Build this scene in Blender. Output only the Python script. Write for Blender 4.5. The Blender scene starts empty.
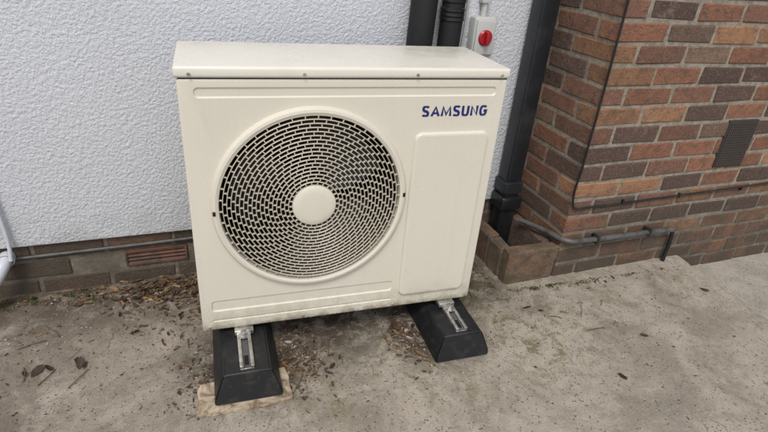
import bpy, bmesh, math, random
from mathutils import Matrix, Vector, noise
random.seed(7)
sc=bpy.context.scene
COL=sc.collection
# ---------------------------------------------------------------- helpers
def link(o,parent=None):
    COL.objects.link(o)
    if parent: o.parent=parent
    return o
def empty(name):
    o=bpy.data.objects.new(name,None); o.empty_display_size=.1
    return link(o)
def mesh_obj(name,verts,faces,mat=None,parent=None,cols=None,smooth=False):
    me=bpy.data.meshes.new(name); me.from_pydata(verts,[],faces); me.update()
    if mat: me.materials.append(mat)
    if cols:
        a=me.color_attributes.new('Col','FLOAT_COLOR','CORNER')
        for p in me.polygons:
            c=cols[p.index]
            for li in p.loop_indices: a.data[li].color=(c[0],c[1],c[2],1)
    if smooth:
        for p in me.polygons: p.use_smooth=True
    return link(bpy.data.objects.new(name,me),parent)
def bm_obj(name,bm,mat=None,parent=None,smooth=False):
    me=bpy.data.meshes.new(name); bm.to_mesh(me); bm.free()
    if mat: me.materials.append(mat)
    if smooth:
        for p in me.polygons: p.use_smooth=True
        me.set_sharp_from_angle(angle=math.radians(40))
    return link(bpy.data.objects.new(name,me),parent)
def bbox(name,x0,x1,y0,y1,z0,z1,mat=None,parent=None,bev=0,seg=3):
    bm=bmesh.new(); bmesh.ops.create_cube(bm,size=1)
    for v in bm.verts:
        v.co=Vector(((x0+x1)/2+v.co.x*(x1-x0),(y0+y1)/2+v.co.y*(y1-y0),(z0+z1)/2+v.co.z*(z1-z0)))
    if bev: bmesh.ops.bevel(bm,geom=bm.edges[:],offset=bev,segments=seg,profile=.5,affect='EDGES')
    return bm_obj(name,bm,mat,parent,smooth=bool(bev))
def rrect(x0,x1,z0,z1,r,n=8):
    pts=[]
    for cx,cz,a0 in ((x1-r,z1-r,0),(x0+r,z1-r,90),(x0+r,z0+r,180),(x1-r,z0+r,270)):
        for i in range(n+1):
            a=math.radians(a0+90*i/n); pts.append((cx+r*math.cos(a),cz+r*math.sin(a)))
    return pts
def recalc(o):
    bm=bmesh.new(); bm.from_mesh(o.data); bmesh.ops.recalc_face_normals(bm,faces=bm.faces); bm.to_mesh(o.data); bm.free(); return o
def panel(name,x0,x1,z0,z1,r,prof,mat,parent=None,n=8):
    V=[];F=[];N=4*(n+1)
    for ins,y in prof:
        V+=[(px,y,pz) for px,pz in rrect(x0+ins,x1-ins,z0+ins,z1-ins,max(r-ins,.0008),n)]
    for k in range(len(prof)-1):
        for i in range(N):
            j=(i+1)%N; F.append((k*N+i,(k+1)*N+i,(k+1)*N+j,k*N+j))
    F.append(tuple(range((len(prof)-1)*N,len(prof)*N)))
    F.append(tuple(reversed(range(0,N))))
    return recalc(mesh_obj(name,V,F,mat,parent))
def revolve(name,prof,cx,cz,mat,parent=None,n=128,closed=False,smooth=True):
    V=[];F=[];m=len(prof)
    for i in range(n):
        a=2*math.pi*i/n
        for r,y in prof: V.append((cx+r*math.cos(a),y,cz+r*math.sin(a)))
    for i in range(n):
        j=(i+1)%n
        for k in range(m if closed else m-1):
            l=(k+1)%m; F.append((i*m+k,i*m+l,j*m+l,j*m+k))
    o=mesh_obj(name,V,F,mat,parent)
    bm=bmesh.new(); bm.from_mesh(o.data); bmesh.ops.remove_doubles(bm,verts=bm.verts,dist=1e-6); bmesh.ops.recalc_face_normals(bm,faces=bm.faces)
    for f in bm.faces: f.smooth=smooth
    bm.to_mesh(o.data); bm.free()
    if smooth: o.data.set_sharp_from_angle(angle=math.radians(35))
    return o
def tube(name,pts,r,mat,parent=None,res=8,smoothpath=True):
    cu=bpy.data.curves.new(name,'CURVE'); cu.dimensions='3D'; cu.bevel_depth=r; cu.bevel_resolution=res; cu.use_fill_caps=True
    if smoothpath:
        s=cu.splines.new('BEZIER'); s.bezier_points.add(len(pts)-1)
        for b,p in zip(s.bezier_points,pts): b.co=p; b.handle_left_type=b.handle_right_type='AUTO'
    else:
        s=cu.splines.new('POLY'); s.points.add(len(pts)-1)
        for b,p in zip(s.points,pts): b.co=(*p,1)
    tmp=bpy.data.objects.new('tmp',cu); COL.objects.link(tmp)
    dg=bpy.context.evaluated_depsgraph_get(); dg.update()
    me=bpy.data.meshes.new_from_object(tmp.evaluated_get(dg)); bpy.data.objects.remove(tmp)
    me.name=name; me.materials.clear(); me.materials.append(mat)
    for p in me.polygons: p.use_smooth=True
    return link(bpy.data.objects.new(name,me),parent)
def apply_bool(o,c):
    m=o.modifiers.new('b','BOOLEAN'); m.object=c; m.operation='DIFFERENCE'; m.solver='EXACT'
    dg=bpy.context.evaluated_depsgraph_get(); dg.update()
    me=bpy.data.meshes.new_from_object(o.evaluated_get(dg)); o.modifiers.clear(); o.data=me
    bpy.data.objects.remove(c)
# ---------------------------------------------------------------- material helper
class M:
    def __init__(s,name,base=(.5,.5,.5),rough=.6,metal=0,spec=.5):
        s.m=bpy.data.materials.new(name); s.m.use_nodes=True; s.t=s.m.node_tree; s.n=s.t.nodes
        s.b=s.n['Principled BSDF']; s.b.inputs['Base Color'].default_value=(*base,1)
        s.b.inputs['Roughness'].default_value=rough; s.b.inputs['Metallic'].default_value=metal
        s.b.inputs['Specular IOR Level'].default_value=spec
        g=s.n.new('ShaderNodeNewGeometry'); s.pos=g.outputs['Position']
    def l(s,a,b): s.t.links.new(a,b)
    def noise(s,scale,detail=4,rough=.6,dist=0,vec=None):
        n=s.n.new('ShaderNodeTexNoise'); n.inputs['Scale'].default_value=scale; n.inputs['Detail'].default_value=detail
        n.inputs['Roughness'].default_value=rough; n.inputs['Distortion'].default_value=dist
        s.l(vec or s.pos,n.inputs['Vector']); return n.outputs['Fac']
    def voro(s,scale,feature='F1',out='Distance',vec=None):
        n=s.n.new('ShaderNodeTexVoronoi'); n.feature=feature; n.inputs['Scale'].default_value=scale
        s.l(vec or s.pos,n.inputs['Vector']); return n.outputs[out]
    def stretch(s,sx,sy,sz):
        n=s.n.new('ShaderNodeVectorMath'); n.operation='MULTIPLY'; n.inputs[1].default_value=(sx,sy,sz); s.l(s.pos,n.inputs[0]); return n.outputs[0]
    def ramp(s,fac,a,b,c0=0,c1=1):
        n=s.n.new('ShaderNodeMapRange'); n.inputs['From Min'].default_value=a; n.inputs['From Max'].default_value=b
        n.inputs['To Min'].default_value=c0; n.inputs['To Max'].default_value=c1; n.interpolation_type='SMOOTHSTEP'
        s.l(fac,n.inputs['Value']); return n.outputs['Result']
    def math(s,op,a,b=None):
        n=s.n.new('ShaderNodeMath'); n.operation=op
        for i,v in enumerate((a,b)):
            if v is None: continue
            if isinstance(v,(int,float)): n.inputs[i].default_value=v
            else: s.l(v,n.inputs[i])
        return n.outputs[0]
    def mix(s,fac,a,b,mode='MIX'):
        n=s.n.new('ShaderNodeMix'); n.data_type='RGBA'; n.blend_type=mode
        for i,v in ((0,fac),(6,a),(7,b)):
            if isinstance(v,(int,float)): n.inputs[i].default_value=v
            elif isinstance(v,tuple): n.inputs[i].default_value=(*v,1)
            else: s.l(v,n.inputs[i])
        return n.outputs[2]
    def attr(s):
        n=s.n.new('ShaderNodeAttribute'); n.attribute_name='Col'; return n.outputs['Color']
    def sep(s):
        n=s.n.new('ShaderNodeSeparateXYZ'); s.l(s.pos,n.inputs[0]); return n.outputs
    def color(s,c): s.l(c,s.b.inputs['Base Color'])
    def rough(s,c): s.l(c,s.b.inputs['Roughness'])
    def bump(s,h,strength=.5,dist=.002,prev=None):
        n=s.n.new('ShaderNodeBump'); n.inputs['Strength'].default_value=strength; n.inputs['Distance'].default_value=dist
        s.l(h,n.inputs['Height'])
        if prev: s.l(prev,n.inputs['Normal'])
        s.l(n.outputs[0],s.b.inputs['Normal']); return n.outputs[0]
    def blob(s,x,y,r0,r1,a=1):
        d=s.n.new('ShaderNodeVectorMath'); d.operation='DISTANCE'; d.inputs[1].default_value=(x,y,0); s.l(s.pos,d.inputs[0])
        return s.ramp(d.outputs['Value'],r0,r1,a,0)
    def blobs(s,L):
        r=None
        for b in L:
            k=s.blob(*b); r=k if r is None else s.math('MAXIMUM',r,k)
        return r

# ---- materials
def mk_cream(name,base,top=False):
    m=M(name,base,.3)
    d=m.ramp(m.noise(3,4,.6),.35,.75); f=m.ramp(m.noise(60,3,.6),.5,.8,0,.12)
    c=m.mix(m.math('MULTIPLY',d,.2),base,tuple(v*.86*k for v,k in zip(base,(1,.975,.90))))
    c=m.mix(f,c,tuple(v*.82 for v in base))
    z=m.sep()[2]
    if top:   # dust film on the lid
        c=m.mix(m.ramp(m.noise(5,6,.7,.3),.45,.75,0,.22),c,(.56,.53,.44))
    else:
        st=m.ramp(m.noise(1,5,.7,0,m.stretch(38,38,3.5)),.52,.74,0,.14)
        c=m.mix(st,c,tuple(v*.76*k for v,k in zip(base,(1,.98,.88))))
        n=m.noise(16,5,.75)
        c=m.mix(m.math('MULTIPLY',m.ramp(z,.24,.12),m.ramp(n,.40,.64,0,.6)),c,(.36,.34,.22))
        c=m.mix(m.math('MULTIPLY',m.ramp(z,.148,.119),m.ramp(n,.36,.56,.15,.8)),c,(.20,.17,.10))
    m.color(c); m.rough(m.ramp(m.noise(8,3),.3,.7,.24,.40))
    m.bump(m.noise(6,2),.12,.006); return m.m
CREAM=mk_cream('cream_painted_steel',(.69,.655,.56))
LID=mk_cream('lid_paint',(.76,.735,.655),True)
GRILLE=M('grille_plastic',(.52,.475,.385),.4).m
DARK=M('fan_dark',(.010,.010,.010),.5).m
FANB=M('fan_blade_plastic',(.02,.02,.021),.35).m
NAVY=M('logo_navy',(.012,.020,.15),.4).m
m=M('render_paint',(.78,.80,.83),.85)
nz=m.noise(100,4,.64); nv=m.voro(78)
h=m.math('ADD',m.ramp(nz,.28,.74),m.math('MULTIPLY',m.ramp(nv,.15,.6,1,0),.22))
m.bump(h,.8,.0030)
x,y,z=m.sep()
c=m.mix(m.ramp(m.noise(2.2,4),.4,.75,0,.6),(.74,.768,.82),(.69,.715,.76))
c=m.mix(m.math('MULTIPLY',m.ramp(z,.34,.19),m.ramp(m.noise(10,5,.7),.35,.7,0,.7)),c,(.43,.40,.34))
c=m.mix(m.ramp(nz,.28,.42,.3,0),c,(.46,.48,.53))
m.color(c); RENDER=m.m
m=M('brick',(.3,.15,.1),.88)
c=m.attr()
n1=m.noise(26,5,.72); n2=m.noise(8,5,.75); n4=m.noise(48,5,.8,.6)
c=m.mix(m.ramp(n1,.42,.70,0,.6),c,(.075,.052,.042))
c=m.mix(m.ramp(n2,.55,.70,0,.55),c,(.24,.18,.14))
n3=m.noise(150,3,.75)
c=m.mix(m.ramp(n3,.53,.68,0,.5),c,(.33,.24,.175))
c=m.mix(m.ramp(n3,.45,.32,0,.65),c,(.045,.032,.027))
c=m.mix(m.ramp(n4,.60,.70,0,.5),c,(.34,.30,.245))
z=m.sep()[2]
g=m.math('MULTIPLY',m.ramp(z,.50,.02),m.ramp(n2,.35,.62,.35,.88))
c=m.mix(g,c,(.070,.058,.040)); m.color(c)
m.bump(m.math('ADD',m.math('MULTIPLY',n3,.7),m.math('ADD',n1,n4)),.95,.006); BRICK=m.m
m=M('mortar',(.34,.31,.26),.95)
n1=m.noise(40,5,.75)
c=m.mix(m.ramp(n1,.35,.66),(.38,.34,.275),(.215,.19,.15))
z=m.sep()[2]
c=m.mix(m.math('MULTIPLY',m.ramp(z,.42,.02),m.ramp(m.noise(9,4,.7),.3,.6,.4,.85)),c,(.09,.08,.062)); m.color(c)
m.bump(m.noise(200,4,.75),.95,.004); MORTAR=m.m
def mk_conc(name,base,dark,light,detail=True):
    m=M(name,base,.92)
    nA=m.noise(2.6,7,.76,.5); nB=m.noise(13,7,.78,.5); nC=m.noise(190,4,.78)
    c=m.mix(m.ramp(nA,.40,.60),dark,light)
    c=m.mix(m.ramp(nB,.48,.67,0,.5),c,tuple(v*.55 for v in base))
    c=m.mix(m.ramp(nB,.43,.30,0,.55),c,tuple(min(1,v*1.4) for v in base))
    vn=m.n.new('ShaderNodeTexVoronoi'); vn.inputs['Scale'].default_value=120; m.l(m.pos,vn.inputs['Vector'])
    n=m.n.new('ShaderNodeSeparateColor'); m.l(vn.outputs['Color'],n.inputs[0]); dd=m.ramp(vn.outputs['Distance'],.42,.25)
    c=m.mix(m.math('MULTIPLY',m.math('MULTIPLY',dd,m.ramp(n.outputs[0],.6,.75)),.5),c,(.46,.42,.35))
    c=m.mix(m.math('MULTIPLY',m.math('MULTIPLY',dd,m.ramp(n.outputs[1],.78,.84)),.75),c,(.055,.046,.036))
    c=m.mix(m.ramp(nC,.48,.67,0,.6),c,tuple(v*.38 for v in base))
    if detail:
        x,y,z=m.sep()
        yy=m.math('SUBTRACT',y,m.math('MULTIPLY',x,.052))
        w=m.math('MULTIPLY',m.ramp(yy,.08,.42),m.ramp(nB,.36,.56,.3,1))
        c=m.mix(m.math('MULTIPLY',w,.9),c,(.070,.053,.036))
        nL=m.noise(4.5,6,.75,.8)
        l=m.math('MULTIPLY',m.ramp(x,.25,-.7),m.ramp(nL,.40,.54,.1,.95))
        c=m.mix(m.math('MULTIPLY',l,.62),c,(.105,.080,.054))
        dp=m.math('MULTIPLY',m.ramp(nL,.57,.66),m.ramp(yy,-.6,.05,.05,.55))
        c=m.mix(dp,c,(.13,.105,.078))
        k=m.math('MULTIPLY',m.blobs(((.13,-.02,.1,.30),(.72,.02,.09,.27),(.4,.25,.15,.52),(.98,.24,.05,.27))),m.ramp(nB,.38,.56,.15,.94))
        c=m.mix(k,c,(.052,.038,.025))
        k=m.math('MULTIPLY',m.blobs(((1.10,-.12,.05,.36,.8),(1.0,.1,.03,.32,.7),(.75,-.26,.03,.25,.5),(1.5,.10,.03,.30,.5),(.35,-.22,.03,.22,.45),(1.9,.1,.03,.25,.4),(.55,-.1,.02,.2,.4))),m.ramp(m.noise(15,6,.8,.5),.47,.62,.0,1))
        c=m.mix(k,c,(.12,.118,.032))
        v=m.n.new('ShaderNodeTexVoronoi'); v.feature='DISTANCE_TO_EDGE'; v.inputs['Scale'].default_value=1.05
        nn=m.n.new('ShaderNodeTexNoise'); nn.inputs['Scale'].default_value=3.5; nn.inputs['Detail'].default_value=5; m.l(m.pos,nn.inputs['Vector'])
        vm=m.n.new('ShaderNodeVectorMath'); vm.operation='ADD'; m.l(m.pos,vm.inputs[0])
        sc_=m.n.new('ShaderNodeVectorMath'); sc_.operation='SCALE'; sc_.inputs['Scale'].default_value=.35; m.l(nn.outputs['Color'],sc_.inputs[0]); m.l(sc_.outputs[0],vm.inputs[1])
        m.l(vm.outputs[0],v.inputs['Vector'])
        cr=m.math('MULTIPLY',m.ramp(v.outputs['Distance'],.0035,.0004),m.ramp(nA,.48,.58))
        c=m.mix(m.math('MULTIPLY',cr,.5),c,(.05,.04,.03))
    m.color(c)
    m.bump(m.math('ADD',m.math('MULTIPLY',nC,.6),m.math('MULTIPLY',nB,.9)),.9,.006); return m.m
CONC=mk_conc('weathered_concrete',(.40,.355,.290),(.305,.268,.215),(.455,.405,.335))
CONC2=mk_conc('path_concrete',(.41,.375,.32),(.34,.31,.26),(.45,.41,.35),False)
m=M('black_rubber',(.012,.012,.013),.5)
c=m.mix(m.ramp(m.noise(25,5,.75),.48,.72,0,.6),(.009,.010,.012),(.050,.046,.040)); m.color(c); m.bump(m.noise(180,4,.7),.6,.002); RUBBER=m.m
m=M('galvanised_steel',(.55,.55,.54),.35,.9)
c=m.mix(m.ramp(m.noise(40,4,.7),.4,.7),(.62,.62,.60),(.30,.28,.25)); m.color(c); m.rough(m.ramp(m.noise(30,3),.3,.7,.28,.5)); STEEL=m.m
m=M('black_pvc',(.014,.014,.015),.3); c=m.mix(m.ramp(m.noise(12,5,.7),.45,.75,0,.5),(.012,.013,.015),(.05,.046,.04)); m.color(c); PVC=m.m
m=M('anthracite_pvc',(.035,.04,.045),.32); c=m.mix(m.ramp(m.noise(9,5,.7),.4,.75,0,.5),(.015,.018,.022),(.06,.06,.058)); m.color(c); PVCG=m.m
m=M('foam_insulation',(.010,.010,.011),.7); m.bump(m.noise(90,3),.5,.003); FOAM=m.m
GREYPL=M('grey_plastic',(.42,.43,.43),.4).m
LGREY=M('light_grey_plastic',(.50,.51,.50),.45).m
RED=M('red_plastic',(.36,.012,.018),.3).m
WPL=M('white_plastic',(.55,.58,.63),.4).m
m=M('grey_pipe',(.17,.17,.165),.5); c=m.mix(m.ramp(m.noise(20,5,.7),.4,.7),(.10,.10,.098),(.045,.042,.036)); m.color(c); GPIPE=m.m
m=M('terracotta',(.20,.085,.055),.85); c=m.mix(m.ramp(m.noise(20,5,.7),.4,.65),(.14,.066,.045),(.06,.042,.032)); m.color(c); TERRA=m.m
m=M('weathered_board',(.45,.36,.25),.85)
c=m.mix(m.ramp(m.noise(18,5,.7,1),.4,.66),(.52,.43,.31),(.16,.115,.072)); m.color(c); m.bump(m.noise(90,4),.4,.002); BOARD=m.m
m=M('leaf',(.1,.06,.03),.75); m.color(m.mix(m.ramp(m.noise(90,3),.4,.7,0,.5),m.attr(),(.04,.026,.015))); LEAF=m.m
TWIG=M('twig',(.11,.078,.046),.85).m
m=M('moss',(.07,.09,.02),.85); m.color(m.attr()); MOSS=m.m
m=M('stone_chips',(.3,.27,.22),.9); m.color(m.attr()); STONE=m.m
m=M('gully_brick',(.2,.15,.12),.9); c=m.attr(); n1=m.noise(22,5,.75); c=m.mix(m.ramp(n1,.38,.62,0,.85),c,(.09,.068,.048)); c=m.mix(m.ramp(m.noise(9,5,.7),.50,.66,0,.5),c,(.085,.085,.04)); c=m.mix(m.ramp(m.noise(60,4,.8),.58,.7,0,.6),c,(.30,.26,.20)); m.color(c); m.bump(m.math('ADD',m.noise(80,5,.75),n1),.95,.009); GBRICK=m.m
BLACK=M('void',(.006,.006,.006),.9).m

# ================================================================ GROUND
mesh_obj('ground',[(-150,-150,-.08),(150,-150,-.08),(150,150,-.08),(-150,150,-.08)],[(0,1,2,3)],CONC2)
def frange(a,b,s):
    n=max(1,round((b-a)/s)); return [a+(b-a)*i/n for i in range(n)]
xs=frange(-9,-1.3,.5)+frange(-1.3,2.1,.013)+[2.1]
ys=frange(-7,-1.0,.5)+frange(-1.0,.64,.013)+[.64]
V=[];F=[];nx=len(xs)
def gz(xx,yy):
    q=Vector((xx,yy,0)); return .004*noise.noise(q*3)+.0022*noise.noise(q*14)+.0018*noise.noise(q*42)
for yy in ys:
    for xx in xs:
        z=gz(xx,yy); e=2.1-xx; dx=0
        if e<.03:
            w=1-e/.03; dx=.016*noise.noise(Vector((3,yy*9,0)))*w+.008*noise.noise(Vector((3,yy*40,0)))*w; z-=.010*w*w+.010*w*max(0,noise.noise(Vector((9,yy*22,0))))
        V.append((xx+dx,yy,z))
for j in range(len(ys)-1):
    for i in range(nx-1): F.append((j*nx+i,j*nx+i+1,(j+1)*nx+i+1,(j+1)*nx+i))
base=len(V)
for j in range(len(ys)):
    t=V[j*nx+nx-1]; V.append((t[0]+.004+.006*noise.noise(Vector((5,t[1]*15,0))),t[1],-.085))
for j in range(len(ys)-1): F.append((j*nx+nx-1,base+j,base+j+1,(j+1)*nx+nx-1))
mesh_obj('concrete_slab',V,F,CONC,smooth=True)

# ================================================================ BUILDING
ROT=[]      # everything fixed to the building is turned with it
house=empty('brick_house'); ROT.append(house)
def cbox(V,F,C,x0,x1,y0,y1,z0,z1,col,ch=.0042,jit=.0021):
    X=(x0,x1);Y=(y0,y1);Z=(z0,z1); idx={}
    for i in (0,1):
        for j in (0,1):
            for k in (0,1):
                px,py,pz=X[i],Y[j],Z[k]; c2=ch*random.uniform(.6,1.7)
                sx,sy,sz=(1-2*i)*c2,(1-2*j)*c2,(1-2*k)*c2
                jx,jy,jz=[random.uniform(-jit,jit) for _ in range(3)]
                for a,(dx,dy,dz) in enumerate(((0,sy,sz),(sx,0,sz),(sx,sy,0))):
                    idx[(i,j,k,a)]=len(V); V.append((px+dx+jx,py+dy+jy,pz+dz+jz))
    fs=[]
    for a,(u,w) in enumerate(((1,2),(0,2),(0,1))):
        for s in (0,1):
            q=[]
            for c1,c2 in ((0,0),(1,0),(1,1),(0,1)):
                t=[0,0,0]; t[a]=s; t[u]=c1; t[w]=c2; q.append(idx[(*t,a)])
            fs.append(q)
    for a in range(3):
        u,w=[t for t in range(3) if t!=a]
        for s1 in (0,1):
            for s2 in (0,1):
                t=[0,0,0]; t[u]=s1; t[w]=s2
                t[a]=0; q=[idx[(*t,u)],idx[(*t,w)]]
                t[a]=1; q+=[idx[(*t,w)],idx[(*t,u)]]
                fs.append(q)
    for i in (0,1):
        for j in (0,1):
            for k in (0,1): fs.append([idx[(i,j,k,a)] for a in range(3)])
    F+=fs; C+=[col]*len(fs)
def brickcol():
    r=random.random(); k=random.uniform(.75,1.2)
    if r<.30: c=(.275,.122,.070)
    elif r<.52: c=(.205,.100,.066)
    elif r<.76: c=(.110,.066,.050)
    elif r<.87: c=(.345,.178,.092)
    else: c=(.195,.125,.085)
    return tuple(v*k for v in c)
def finish(name,V,F,C,mat,parent): return recalc(mesh_obj(name,V,F,mat,parent,C))
CH=.074; BH=.063; BL=.2115; J=.0115
PX,PY=1.369,.101
V=[];F=[];C=[]
NC=37; z0=-.085
for c in range(NC):
    zz=z0+c*CH+random.uniform(-.001,.001)
    if c%2: cbox(V,F,C,PX,PX+.1025,PY,PY+BL,zz,zz+BH,brickcol()); x=PX+.1025+J; ys_=PY+BL+J
    else:   cbox(V,F,C,PX,PX+BL,PY,PY+.1025,zz,zz+BH,brickcol()); x=PX+BL+J; ys_=PY+.1025+J
    while x<4.6:
        dj=random.uniform(-.003,.003)
        cbox(V,F,C,x,x+BL+dj,PY+random.uniform(-.0015,.0015),PY+.1,zz,zz+BH,brickcol()); x+=BL+J+dj+random.uniform(-.001,.0015)
    while ys_<.56:
        cbox(V,F,C,PX,PX+.1,ys_,min(ys_+BL,.60),zz,zz+BH,brickcol()); ys_+=BL+J
finish('pier_bricks',V,F,C,BRICK,house)
bbox('pier_mortar',PX+.004,4.59,PY+.004,2.6,-.09,z0+NC*CH,MORTAR,house)
V=[];F=[];C=[]
for c in range(4):
    zz=-.085+c*.074; x=-6-(c%2)*.11
    while x<PX:
        x1=min(x+BL,PX+.02)
        k=random.uniform(.75,1.1); bs=random.choice([(.15,.088,.062),(.115,.078,.060),(.18,.10,.066),(.135,.092,.072)])
        if not(c==2 and x1>-.262 and x<-.08): cbox(V,F,C,x,x1,.470,.56,zz,zz+.063,tuple(v*k for v in bs))
        x+=BL+J
finish('plinth_bricks',V,F,C,BRICK,house)
bbox('plinth_mortar',-6.2,PX+.003,.4745,2.6,-.09,.200,MORTAR,house)
bbox('rendered_wall',-6.2,PX+.002,.452,2.6,.201,2.66,RENDER,house,bev=.006,seg=2)
bbox('eaves_board',-6.4,4.8,-.07,2.8,2.67,2.80,WPL,house,bev=.005)
a0,a1,az0,az1=-.256,-.060,.072,.130
for i in range(4):
    zc=az0+.005+i*.0150
    V=[(a0,.476,zc+.010),(a1,.476,zc+.010),(a1,.466,zc),(a0,.466,zc),(a0,.476,zc+.003),(a1,.476,zc+.003)]
    mesh_obj('air_brick_louvre_%d'%i,V,[(0,3,2,1),(3,4,5,2)],TERRA,house)
bbox('air_brick_back',a0,a1,.4735,.50,az0,az1,BLACK,house)
for nm,xx0,xx1,zz0,zz1 in (('t',a0,a1,az1-.004,az1+.003),('b',a0,a1,az0-.003,az0+.004),('l',a0-.008,a0,az0-.003,az1+.003),('r',a1,a1+.008,az0-.003,az1+.003)):
    bbox('air_brick_frame_'+nm,xx0,xx1,.465,.50,zz0,zz1,TERRA,house,bev=.002)
vx0,vx1,vz0,vz1=2.065,2.235,.445,.650
vm=M('vent_grey',(.035,.031,.028),.8).m; vb=M('vent_mesh',(.075,.064,.055),.7).m
bbox('vent_plate',vx0,vx1,PY-.006,PY+.02,vz0,vz1,vm,house,bev=.003)
for i in range(17):
    zc=vz0+.012+i*(vz1-vz0-.024)/16; bbox('vent_bar_h_%d'%i,vx0+.008,vx1-.008,PY-.009,PY-.006,zc-.0015,zc+.0015,vb,house)
for i in range(14):
    xc=vx0+.012+i*(vx1-vx0-.024)/13; bbox('vent_bar_v_%d'%i,xc-.0015,xc+.0015,PY-.011,PY-.0065,vz0+.008,vz1-.008,vb,house)

# ================================================================ GULLY SURROUND
g=empty('drain_gully_surround'); ROT.append(g)
V=[];F=[];C=[]
gc=lambda:tuple(v*random.uniform(.85,1.15) for v in (.20,.130,.09))
cbox(V,F,C,1.130,1.366,PY-.002,PY+.048,-.06,.146,gc(),.008,.004)
cbox(V,F,C,1.131,1.180,PY+.054,.250,-.06,.138,gc(),.008,.004)
cbox(V,F,C,1.131,1.180,.256,.468,-.06,.136,gc(),.008,.004)
cbox(V,F,C,1.322,1.366,PY+.054,.40,-.06,.142,gc(),.007,.003)
finish('kerb_bricks',V,F,C,GBRICK,g)
bbox('kerb_mortar',1.137,1.362,PY+.004,PY+.044,-.06,.132,MORTAR,g)
bbox('kerb_mortar_side',1.137,1.174,PY+.045,.46,-.06,.124,MORTAR,g)
bbox('gully_floor',1.179,1.324,PY+.046,.469,-.05,.012,BLACK,g)
# ================================================================ DRAINPIPE
d=empty('drainpipe'); ROT.append(d)
q0,q1=1.243,1.318
bbox('square_pipe',q0,q1,.368,.442,.25,2.62,PVCG,d,bev=.008)
bbox('collar',q0-.007,q1+.007,.361,.449,.265,.32,PVCG,d,bev=.006)
bbox('shoe',q0-.013,q1+.013,.352,.450,.19,.252,PVC,d,bev=.01)
bbox('lower_pipe',q0,q1,.368,.438,.0,.20,PVC,d,bev=.008)
bbox('bracket',q0-.009,q1+.009,.359,.453,1.55,1.58,PVCG,d,bev=.004)
tube('side_cable',[(q1+.012,.446,2.6),(q1+.014,.446,1.2),(q1+.010,.446,.6),(q1+.015,.446,.22)],.005,PVC,d,res=4)
# ================================================================ BLACK INSULATED PIPES
for k,(xc,r) in enumerate(((.784,.046),(.897,.040))):
    p=empty('insulated_pipe'); ROT.append(p)
    tube('foam_sleeve',[(xc+.03*(1-k),.400,2.6),(xc+.012*(1-k),.400,1.6),(xc,.400,.95),(xc-.01,.400,.6),(xc-.02,.375,.5)],r,FOAM,p,res=10)
    for zc in ((1.03,1.0,.985,.97) if k else (1.25,)):
        revolve('tape_band',[(r-.001,-.008),(r+.004,-.005),(r+.004,.005),(r-.001,.008)],0,0,PVC,p,n=32).matrix_world=Matrix.Translation((xc,.4,zc))@Matrix.Rotation(math.pi/2,4,'X')
# ================================================================ ISOLATOR
iso=empty('isolator_switch'); ROT.append(iso)
ix=.032
bbox('enclosure',.965+ix,1.055+ix,.405,.452,.835,.975,LGREY,iso,bev=.008)
bbox('front_cover',.971+ix,1.049+ix,.398,.406,.845,.965,LGREY,iso,bev=.003)
revolve('rotary_plate',[(0.0,.390),(.024,.390),(.028,.394),(.028,.399)],1.01+ix,.905,RED,iso,n=40)
bbox('rotary_handle',1.004+ix,1.016+ix,.374,.391,.881,.929,RED,iso,bev=.003)
tube('conduit',[(1.01+ix,.435,.975),(1.01+ix,.435,2.6)],.011,LGREY,iso,smoothpath=False)
tube('lead',[(.985+ix,.432,.835),(.985+ix,.432,.60)],.008,LGREY,iso,smoothpath=False)
bbox('conduit_clip',.992+ix,1.028+ix,.420,.453,1.02,1.038,LGREY,iso,bev=.002)
tube('earth_lead',[(.955,.445,2.6),(.957,.44,1.3),(.965,.42,1.0),(.965,.43,.8)],.005,GREYPL,iso)

# ================================================================ CABLES on pier
cab=empty('black_cable'); ROT.append(cab)
pts=[(PX-.005,PY-.006,2.6),(PX-.004,PY-.007,1.6),(PX-.006,PY-.008,1.1),(PX-.003,PY-.007,.8),(PX-.005,PY-.008,.5),(PX-.004,PY-.008,.35),(PX+.012,PY-.009,.326),(PX+.08,PY-.007,.321),(PX+.4,PY-.006,.324),(PX+.8,PY-.007,.332),(PX+1.2,PY-.006,.340),(4.4,PY-.006,.36)]
tube('cable_run',pts,.0042,PVC,cab,res=4)
for xx in (1.62,1.93,2.3): bbox('clip_%d'%int(xx*100),xx-.004,xx+.004,PY-.013,PY,.318,.338,PVC,cab,bev=.001)
gp=empty('grey_waste_pipe'); ROT.append(gp)
yp=PY-.026
tube('pipe_run',[(1.30,.30,.17),(1.345,.17,.180),(1.385,yp+.006,.181),(1.44,yp,.179),(1.9,yp,.171),(1.945,yp,.168)],.0115,GPIPE,gp)
tube('drop',[(1.945,yp+.002,.170),(1.956,yp+.004,.13),(1.957,yp+.004,-.01)],.009,PVC,gp)
for xx in (1.52,1.80): bbox('pipe_clip_%d'%int(xx*100),xx-.008,xx+.008,yp-.014,PY-.001,.158,.192,PVC,gp,bev=.002)
cp=empty('grey_conduit'); ROT.append(cp)
tube('run',[(-3,.461,.150),(-1.0,.461,.150),(-.55,.461,.155),(-.2,.460,.160),(.05,.459,.164),(.6,.460,.162),(1.13,.460,.165)],.006,GPIPE,cp)
hp=empty('white_hose'); ROT.append(hp)
tube('hose',[(-.68,.437,1.6),(-.64,.438,.9),(-.615,.437,.60),(-.600,.437,.45),(-.592,.436,.32),(-.590,.432,.22),(-.594,.425,.17)],.0065,WPL,hp)
wp=empty('white_waste_pipe'); ROT.append(wp)
tube('waste',[(-.612,.475,.165),(-.614,.44,.163),(-.622,.415,.150),(-.645,.395,.115),(-.70,.37,.06),(-.80,.34,.025),(-1.2,.34,.024)],.020,WPL,wp)
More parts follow.
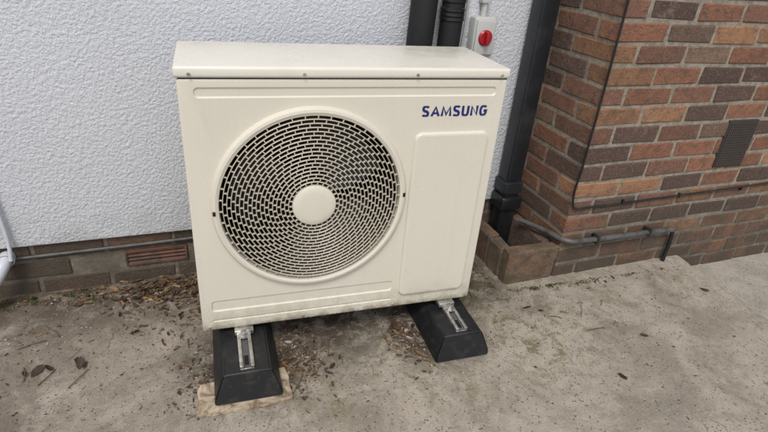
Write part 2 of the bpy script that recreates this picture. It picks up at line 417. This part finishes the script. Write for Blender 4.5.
revolve('waste_collar',[(.0215,-.012),(.0245,-.010),(.0245,.010),(.0215,.012)],-.612,.165,WPL,wp,n=32).location=(0,.447,0)

# ================================================================ HEAT PUMP
ac=empty('outdoor_heat_pump_unit')
Z0,Z1=.119,.908; FX,FZ,FR=.326,.534,.264; DP=.295
body=bbox('casing',0,.876,0,DP,Z0,Z1-.030,CREAM,ac,bev=.007,seg=6)
bm=bmesh.new(); bmesh.ops.create_cone(bm,cap_ends=True,segments=128,radius1=FR,radius2=FR,depth=.36)
bmesh.ops.transform(bm,matrix=Matrix.Translation((FX,.07,FZ))@Matrix.Rotation(math.pi/2,4,'X'),verts=bm.verts)
cut=bm_obj('cut',bm); apply_bool(body,cut)
def groove(x0,x1,z0,z1,dp=.004,w=.006):
    c=panel('gc',x0,x1,z0,z1,min(.012,(z1-z0)/2-.0005),[(0,-.01),(0,-.0005),(w,dp)],None); apply_bool(body,c)
groove(.035,.845,.830,.858,.0035,.0045)
groove(.030,.590,.188,.228,.0035,.0045)
groove(.030,.590,.150,.160,.003,.0035)
body.data.materials.clear(); body.data.materials.append(CREAM)
for p in body.data.polygons: p.use_smooth=True
body.data.set_sharp_from_angle(angle=math.radians(19))
bbox('lid',-.005,.878,-.006,DP+.006,Z1-.028,Z1,LID,ac,bev=.008,seg=4)
bbox('lid_seam',.004,.872,.003,DP-.003,Z1-.032,Z1-.026,BLACK,ac)
for xx in (.03,.30,.60,.85):
    revolve('screw',[(0,-.0095),(.0035,-.0095),(.0045,-.007),(.0045,-.005)],xx,Z1-.018,STEEL,ac,n=20)
for xx in (.02,.30,.60,.862):
    revolve('screw',[(0,-.003),(.0035,-.003),(.0045,-.001),(.0045,.001)],xx,.131,STEEL,ac,n=20)
panel('service_cover',.612,.842,.168,.728,.022,[(0,.003),(0,-.003),(.0015,-.0065),(.0035,-.0085),(.008,-.0095),(.014,-.0095)],CREAM,ac,n=10)
revolve('fan_surround',[(FR-.012,.012),(FR-.012,-.006),(FR-.009,-.013),(FR-.002,-.016),(FR+.005,-.0145),(FR+.009,-.009),(FR+.011,-.001),(FR+.011,.004)],FX,FZ,CREAM,ac)
revolve('fan_shroud',[(FR-.001,.0),(FR-.012,.03),(FR-.022,.07),(FR-.022,.2),(0,.2)],FX,FZ,DARK,ac,n=96)
def gy(r): return -.012-.014*(1-(r/FR)**2)
V=[];F=[]
def ring(r,w,t,n=144):
    b=len(V); y=gy(r)
    for i in range(n):
        a=2*math.pi*i/n; ca,sa=math.cos(a),math.sin(a)
        for rr,yy in ((r-w/2,y+.0008),(r,y-.0004),(r+w/2,y+.0008),(r+w/2,y+t),(r-w/2,y+t)): V.append((FX+rr*ca,yy,FZ+rr*sa))
    for i in range(n):
        j=(i+1)%n
        for k in range(5):
            l=(k+1)%5; F.append((b+i*5+k,b+i*5+l,b+j*5+l,b+j*5+k))
def rib(r0,r1,a,w,t):
    b=len(V)
    for r,aa in ((r0,a),(r1,a)):
        y=gy(r)+.0006; ca,sa=math.cos(aa),math.sin(aa)
        for s,yy in ((-w/2,y),(w/2,y),(w/2,y+t),(-w/2,y+t)): V.append((FX+r*ca-s*sa,yy,FZ+r*sa+s*ca))
    for q in ((0,1,5,4),(1,2,6,5),(2,3,7,6),(3,0,4,7),(0,3,2,1),(4,5,6,7)): F.append(tuple(b+i for i in q))
NR=18; r_in,r_out=.060,FR-.010
radii=[r_in+(r_out-r_in)*i/NR for i in range(NR+1)]
for r in radii: ring(r,.0023,.006)
for i in range(NR):
    n=46 if radii[i]>.155 else (36 if radii[i]>.10 else 26)
    off=.5*(i%2)+i*.16
    for k in range(n): rib(radii[i],radii[i+1],2*math.pi*(k+off)/n,.0024,.006)
recalc(mesh_obj('fan_grille',V,F,GRILLE,ac))
revolve('grille_hub',[(0,-.0315),(.040,-.0312),(.054,-.0300),(.0595,-.0275),(.061,-.023),(.061,-.016)],FX,FZ,CREAM,ac,n=64)
V=[];F=[]
for b_ in range(3):
    s=len(V); na,nr=14,8
    for i in range(na+1):
        for j in range(nr+1):
            r=.05+.17*j/nr; a=b_*2*math.pi/3+(i/na)*1.45+.35*(j/nr)
            V.append((FX+r*math.cos(a),.05+.075*(i/na),FZ+r*math.sin(a)))
    for i in range(na):
        for j in range(nr): F.append((s+i*(nr+1)+j,s+(i+1)*(nr+1)+j,s+(i+1)*(nr+1)+j+1,s+i*(nr+1)+j+1))
mesh_obj('fan_blades',V,F,FANB,ac,smooth=True)
revolve('fan_hub',[(0,.045),(.05,.047),(.06,.06),(.06,.12)],FX,FZ,FANB,ac,n=48)
for xx,zz in ((FX-FR-.002,FZ-.01),(FX+FR+.002,FZ+.01)):
    bbox('grille_clip',xx-.004,xx+.004,-.018,-.004,zz-.006,zz+.006,DARK,ac,bev=.001)
# lettering: one mitred ribbon per letter
def arc(cx,cz,rx,rz,a0,a1,n=8): return [(cx+rx*math.cos(math.radians(a0+(a1-a0)*i/n)),cz+rz*math.sin(math.radians(a0+(a1-a0)*i/n))) for i in range(n+1)]
LET={
'S':arc(.5,.75,.37,.25,20,90,6)[:-1]+arc(.5,.75,.37,.24,90,250,10)+arc(.5,.25,.37,.24,65,-90,10)+arc(.5,.25,.37,.25,-90,-160,6)[1:],
'A':[(.05,0),(.5,1.0),(.95,0)],
'M':[(.02,0),(.12,1),(.5,.08),(.88,1),(.98,0)],
'U':[(.1,1),(.1,.32)]+arc(.5,.32,.4,.32,180,360,10)[1:]+[(.9,1)],
'N':[(.1,0),(.1,1),(.9,0),(.9,1)],
'G':arc(.5,.5,.42,.5,40,335,18)+[(.9,.48),(.55,.48)]}
V=[];F=[]
def ribbon(pts,x0,wx,z0,hz,t,yy):
    P=[Vector((x0+p[0]*wx,z0+p[1]*hz)) for p in pts]; b=len(V)
    for i,p in enumerate(P):
        d0=(P[i]-P[i-1]).normalized() if i else (P[1]-P[0]).normalized()
        d1=(P[i+1]-P[i]).normalized() if i<len(P)-1 else d0
        n0=Vector((-d0.y,d0.x)); n1=Vector((-d1.y,d1.x)); mm=(n0+n1)
        mm=mm.normalized() if mm.length>.01 else n0
        k=min(1/max(mm.dot(n0),.3),1.9)
        for sgn in (-1,1):
            q=p+mm*sgn*t/2*k; q.y=max(z0-.0012,min(z0+hz+.0012,q.y))
            V.append((q.x,yy,q.y))
    for i in range(len(P)-1): F.append((b+2*i,b+2*i+2,b+2*i+3,b+2*i+1))
xx=.626
for ch in 'SAMSUNG':
    w={'S':.0200,'A':.0240,'M':.0270,'U':.0200,'N':.0205,'G':.0215}[ch]
    ribbon(LET[ch],xx,w,.775,.0285,.0074,-.0008)
    if ch=='A':
        b=len(V); V+=[(xx+.27*w,-.0012,.7810),(xx+.73*w,-.0012,.7810),(xx+.66*w,-.0012,.7862),(xx+.34*w,-.0012,.7862)]; F.append((b,b+1,b+2,b+3))
    xx+=w+.0074
mesh_obj('brand_lettering',V,F,NAVY,ac)
for xc in (.118,.790):
    bbox('mounting_rail',xc-.028,xc+.028,-.018,.32,.103,.1185,STEEL,ac,bev=.002)
# ================================================================ RUBBER FEET
def foot(xc,yf,zb,L=.46):
    f=empty('rubber_support_foot')
    W0,W1,Ht=.094,.070,.088
    zt=zb+Ht
    sec=[(-W0,0,0),(-W0,.018,0),(-W1,Ht-.006,.018),(-W1+.006,Ht,.023),(W1-.006,Ht,.023),(W1,Ht-.006,.018),(W0,.018,0),(W0,0,0)]
    V=[];F=[];n=len(sec)
    for e in (0,1):
        for sx,sz,ins in sec: V.append((xc+sx,(yf+ins) if e==0 else (yf+L-ins),zb+sz))
    for i in range(n):
        j=(i+1)%n; F.append((i,j,n+j,n+i))
    F.append(tuple(range(n))); F.append(tuple(reversed(range(n,2*n))))
    o=mesh_obj('rubber_block',V,F,RUBBER,f)
    bm=bmesh.new(); bm.from_mesh(o.data); bmesh.ops.recalc_face_normals(bm,faces=bm.faces)
    bmesh.ops.bevel(bm,geom=bm.edges[:],offset=.004,segments=2,affect='EDGES'); bm.to_mesh(o.data); bm.free()
    for p in o.data.polygons: p.use_smooth=True
    o.data.set_sharp_from_angle(angle=math.radians(35))
    s0=yf+.036
    bbox('strut_base',xc-.0195,xc+.0195,s0,yf+L-.04,zt-.003,zt+.003,STEEL,f,bev=.001)
    bbox('strut_lip_a',xc-.0205,xc-.010,s0,yf+L-.04,zt+.0025,zt+.013,STEEL,f,bev=.0015)
    bbox('strut_lip_b',xc+.010,xc+.0205,s0,yf+L-.04,zt+.0025,zt+.013,STEEL,f,bev=.0015)
    bbox('strut_gap',xc-.0098,xc+.0098,s0+.003,yf+L-.045,zt+.003,zt+.0052,GPIPE,f)
    bbox('strut_slot',xc-.006,xc+.006,s0+.012,s0+.05,zt+.0053,zt+.0062,BLACK,f)
    bm=bmesh.new(); bmesh.ops.create_cone(bm,cap_ends=True,segments=6,radius1=.011,radius2=.011,depth=.010,matrix=Matrix.Translation((xc,-.030,zt+.021)))
    bmesh.ops.create_cone(bm,cap_ends=True,segments=24,radius1=.017,radius2=.017,depth=.003,matrix=Matrix.Translation((xc,-.030,zt+.0145)))
    bmesh.ops.create_cone(bm,cap_ends=True,segments=16,radius1=.005,radius2=.005,depth=.024,matrix=Matrix.Translation((xc,-.030,zt+.026)))
    bm_obj('bolt',bm,STEEL,f)
foot(.116,-.196,.010); foot(.797,-.168,.002)
bd=empty('plywood_board')
V=[(-.026,-.212,0),(.02,-.219,0),(.06,-.216,0),(.15,-.220,0),(.19,-.213,0),(.238,-.208,0),(.233,-.16,0),(.236,-.125,0),(.228,-.085,0),(.1,-.09,0),(-.018,-.105,0),(-.026,-.13,0),(-.022,-.16,0),(-.030,-.19,0)]
n=len(V); VV=[(x,y,.001) for x,y,_ in V]+[(x,y,.0105) for x,y,_ in V]
F=[tuple(range(n,2*n)),tuple(reversed(range(n)))]+[(i,(i+1)%n,n+(i+1)%n,n+i) for i in range(n)]
mesh_obj('board',VV,F,BOARD,bd)

# ================================================================ LITTER
def blocked(x,y):
    if x>1.11 and y>.155: return True
    if x>1.36 and y>.17+.052*(x-1.36): return True
    return y>.495+.052*x
leafc=[(.16,.085,.04),(.10,.055,.03),(.22,.14,.07),(.07,.045,.03),(.28,.20,.11),(.13,.07,.045)]
V=[];F=[];C=[]
def leaf(x,y,s,col=None,z=0):
    a=random.uniform(0,6.28); b=len(V); cu=random.uniform(.05,.4)*s; wd=random.uniform(.28,.5)
    R=Matrix.Rotation(a,3,'Z')@Matrix.Rotation(random.uniform(-.35,.35),3,'X')@Matrix.Rotation(random.uniform(-.3,.3),3,'Y')
    P=[]
    for t in (-1,-.55,0,.5,1):
        w=wd*(1-t*t)**.7*random.uniform(.7,1.2)
        for sd in ((-1,0,1) if abs(t)<1 else (0,)):
            P.append(Vector((t*s*.5,sd*w*s*.5,(cu*(t*t)*.5+cu*.7*sd*sd))))
    P=[R@p for p in P]; mz=min(p.z for p in P)
    for p in P: V.append((x+p.x,y+p.y,z+.001+gz(x,y)+p.z-mz))
    c=col or random.choice(leafc); k=random.uniform(.7,1.2); c=tuple(v*k for v in c)
    q=[(0,1,2),(0,2,3),(1,4,5,2),(2,5,6,3),(4,7,8,5),(5,8,9,6),(7,10,8),(8,10,9)]
    for f in q: F.append(tuple(b+i for i in f)); C.append(c)
def cluster(cx,cy,sx,sy,n,s0=.012,s1=.032):
    for _ in range(n):
        x=random.gauss(cx,sx); y=random.gauss(cy,sy)
        if blocked(x,y): continue
        leaf(x,y,random.uniform(s0,s1)*random.choice((.6,.8,1)))
cluster(-.12,.41,.11,.05,300,.014,.05)
cluster(-.10,.26,.10,.09,90,.010,.03)
cluster(.1,.33,.16,.08,160)
cluster(-.45,.43,.15,.03,120,.01,.028)
cluster(.28,-.03,.05,.07,160,.008,.032)
cluster(.27,-.13,.05,.05,90,.006,.024)
cluster(-.04,-.03,.035,.08,90,.006,.026)
cluster(.65,-.01,.035,.06,120,.008,.034)
cluster(.67,-.13,.03,.05,40,.008,.024)
cluster(.6,.35,.25,.08,130)
cluster(.95,.33,.08,.07,110,.01,.032)
cluster(1.05,.12,.08,.08,40,.006,.018)
cluster(1.5,.15,.10,.02,90,.008,.024)
cluster(1.85,.18,.15,.02,50,.006,.018)
cluster(-.5,.15,.25,.2,110,.006,.024)
for _ in range(280): 
    x,y=random.uniform(-.8,2.0),random.uniform(-.7,.3)
    if not blocked(x,y): leaf(x,y,random.uniform(.004,.014))
for x,y,s in ((-.36,.07,.05),(-.37,.085,.04),(-.345,.06,.035),(-.47,.06,.05),(-.50,.055,.04),(-.44,.065,.035),(1.51,-.20,.034),(1.28,-.36,.036),(1.16,.03,.040),(1.20,.0,.026),(1.98,-.02,.045),(-.22,.18,.03),(.36,-.13,.03),(.70,-.02,.04),(.69,.02,.045),(-.15,.39,.06),(-.10,.37,.055),(-.2,.42,.06)): leaf(x,y,s,(.055,.035,.024))
for x,y in ((.27,0.0),(.255,.03),(.66,.0),(.655,-.04),(-.16,.38),(-.13,.40),(.65,.02),(.29,-.05)): leaf(x,y,.028,(.50,.47,.42))
mesh_obj('leaf_litter',V,F,LEAF,None,C)
tw=empty('twigs')
for i in range(60):
    cx,cy=random.choice(((-.2,.36),(-.1,.3),(.05,.2),(.27,-.03),(.24,-.2),(.65,0),(-.5,.1),(.95,.2),(1.3,0)))
    x=random.gauss(cx,.09); y=random.gauss(cy,.08); a=random.uniform(0,3.14); L=random.uniform(.02,.08)
    if blocked(x,y) or blocked(x+L*math.cos(a),y+L*math.sin(a)): continue
    tube('twig_%d'%i,[(x,y,.005),(x+L*.5*math.cos(a)+.004,y+L*.5*math.sin(a),.008),(x+L*math.cos(a),y+L*math.sin(a),.004)],random.uniform(.0008,.0018),TWIG,tw,res=1)
# low moss cushions: many tiny blades
V=[];F=[];C=[]
def moss(cx,cy,sx,sy,n,h=.006):
    for _ in range(n):
        x,y=random.gauss(cx,sx),random.gauss(cy,sy)
        if blocked(x,y): continue
        z=gz(x,y); a=random.uniform(0,6.28); w=random.uniform(.001,.0025); hh=h*random.uniform(.4,1.3); b=len(V)
        V.extend([(x-w*math.cos(a),y-w*math.sin(a),z-.001),(x+w*math.cos(a),y+w*math.sin(a),z-.001),(x+random.uniform(-.003,.003),y+random.uniform(-.003,.003),z+hh)])
        k=random.uniform(.6,1.3); F.append((b,b+1,b+2)); C.append((.090*k,.092*k,.026*k))
for i in range(34):
    x=random.uniform(.85,1.35); y=random.gauss(-.05,.12); moss(x,y,.010,.008,30,.003)
for i in range(30): moss(random.uniform(-.7,.0),random.gauss(.43,.02),.012,.006,50,.006)
for i in range(24): moss(random.uniform(1.36,2.05),random.gauss(.165,.015),.012,.005,40,.005)
for i in range(14): moss(random.uniform(1.12,1.40),random.gauss(.145,.005),.010,.004,50,.006)
for i in range(16): moss(random.gauss(1.08,.01),random.uniform(.15,.5),.006,.012,50,.006)
for i in range(12): moss(random.uniform(.3,.65),random.gauss(-.05,.06),.010,.008,30,.003)
mesh_obj('moss',V,F,MOSS,None,C)
V=[];F=[];C=[]
def stone(x,y,s,z=0):
    b=len(V); t=(1+5**.5)/2
    k=random.uniform(.5,1.15); col=tuple(v*k for v in random.choice(((.30,.27,.22),(.20,.17,.13),(.10,.08,.06),(.40,.37,.32))))
    if z==0: z=gz(x,y)
    for p in ((-1,t,0),(1,t,0),(-1,-t,0),(1,-t,0),(0,-1,t),(0,1,t),(0,-1,-t),(0,1,-t),(t,0,-1),(t,0,1),(-t,0,-1),(-t,0,1)):
        q=[c*s*.26*random.uniform(.7,1.25) for c in p]; V.append((x+q[0],y+q[1],z+s*.2+q[2]*.6))
    for f in ((0,11,5),(0,5,1),(0,1,7),(0,7,10),(0,10,11),(1,5,9),(5,11,4),(11,10,2),(10,7,6),(7,1,8),(3,9,4),(3,4,2),(3,2,6),(3,6,8),(3,8,9),(4,9,5),(2,4,11),(6,2,10),(8,6,7),(9,8,1)):
        F.append(tuple(b+i for i in f)); C.append(col)
for _ in range(1200):
    x,y=random.uniform(-.9,2.05),random.triangular(-.8,.44,.3)
    if not blocked(x,y): stone(x,y,random.uniform(.002,.006))
for cx,cy,sx,sy,n in ((-.15,.38,.2,.05,260),(.27,-.05,.06,.08,180),(.65,-.02,.04,.07,120),(1.5,.16,.15,.015,110),(.3,.3,.3,.1,220),(-.03,-.1,.03,.08,110),(1.0,.15,.12,.1,110),(-.55,.3,.2,.1,140)):
    for _ in range(n):
        x,y=random.gauss(cx,sx),random.gauss(cy,sy)
        if not blocked(x,y): stone(x,y,random.uniform(.002,.008))
for _ in range(80): stone(random.uniform(2.12,3.4),random.uniform(-.7,.19),random.uniform(.003,.008),-.08)
mesh_obj('gravel',V,F,STONE,None,C)

# turn the building and its fittings 3 degrees about a point on the wall
TH=math.radians(3.0); pv=Vector((-.6,.452,0))
T=Matrix.Translation(pv)@Matrix.Rotation(TH,4,'Z')@Matrix.Translation(-pv)
for o in ROT: o.matrix_world=T

# ================================================================ LIGHT
el,rt=math.radians(55),math.radians(205)
w=bpy.data.worlds.new('World'); sc.world=w; w.use_nodes=True; nt=w.node_tree
sk=nt.nodes.new('ShaderNodeTexSky'); sk.sky_type='NISHITA'; sk.sun_disc=False; sk.sun_elevation=el; sk.sun_rotation=rt; sk.dust_density=3; sk.air_density=1.0
hs=nt.nodes.new('ShaderNodeHueSaturation'); hs.inputs['Saturation'].default_value=.6
nt.links.new(sk.outputs[0],hs.inputs['Color']); nt.links.new(hs.outputs[0],nt.nodes['Background'].inputs['Color']); nt.nodes['Background'].inputs['Strength'].default_value=.15
sun=bpy.data.lights.new('sun','SUN'); sun.energy=1.55; sun.angle=math.radians(18); sun.color=(1,.95,.88)
so=link(bpy.data.objects.new('sun',sun)); dv=Vector((math.sin(rt)*math.cos(el),math.cos(rt)*math.cos(el),math.sin(el)))
so.rotation_euler=dv.to_track_quat('Z','Y').to_euler(); so.location=dv*10
# ================================================================ CAMERA
cam=bpy.data.cameras.new('camera'); co=link(bpy.data.objects.new('camera',cam)); cam.lens=36*525.84/768; cam.sensor_width=36; cam.clip_start=.02; cam.clip_end=600
R=(Matrix.Rotation(-.34093,3,'Z')@Matrix.Rotation(1.08034,3,'X')@Matrix.Rotation(.08689,3,'Z')).to_4x4()
co.matrix_world=Matrix.Translation((.07762,-1.30663,1.20949))@R
sc.camera=co
sc.view_settings.view_transform='Standard'; sc.view_settings.look='None'; sc.view_settings.exposure=0
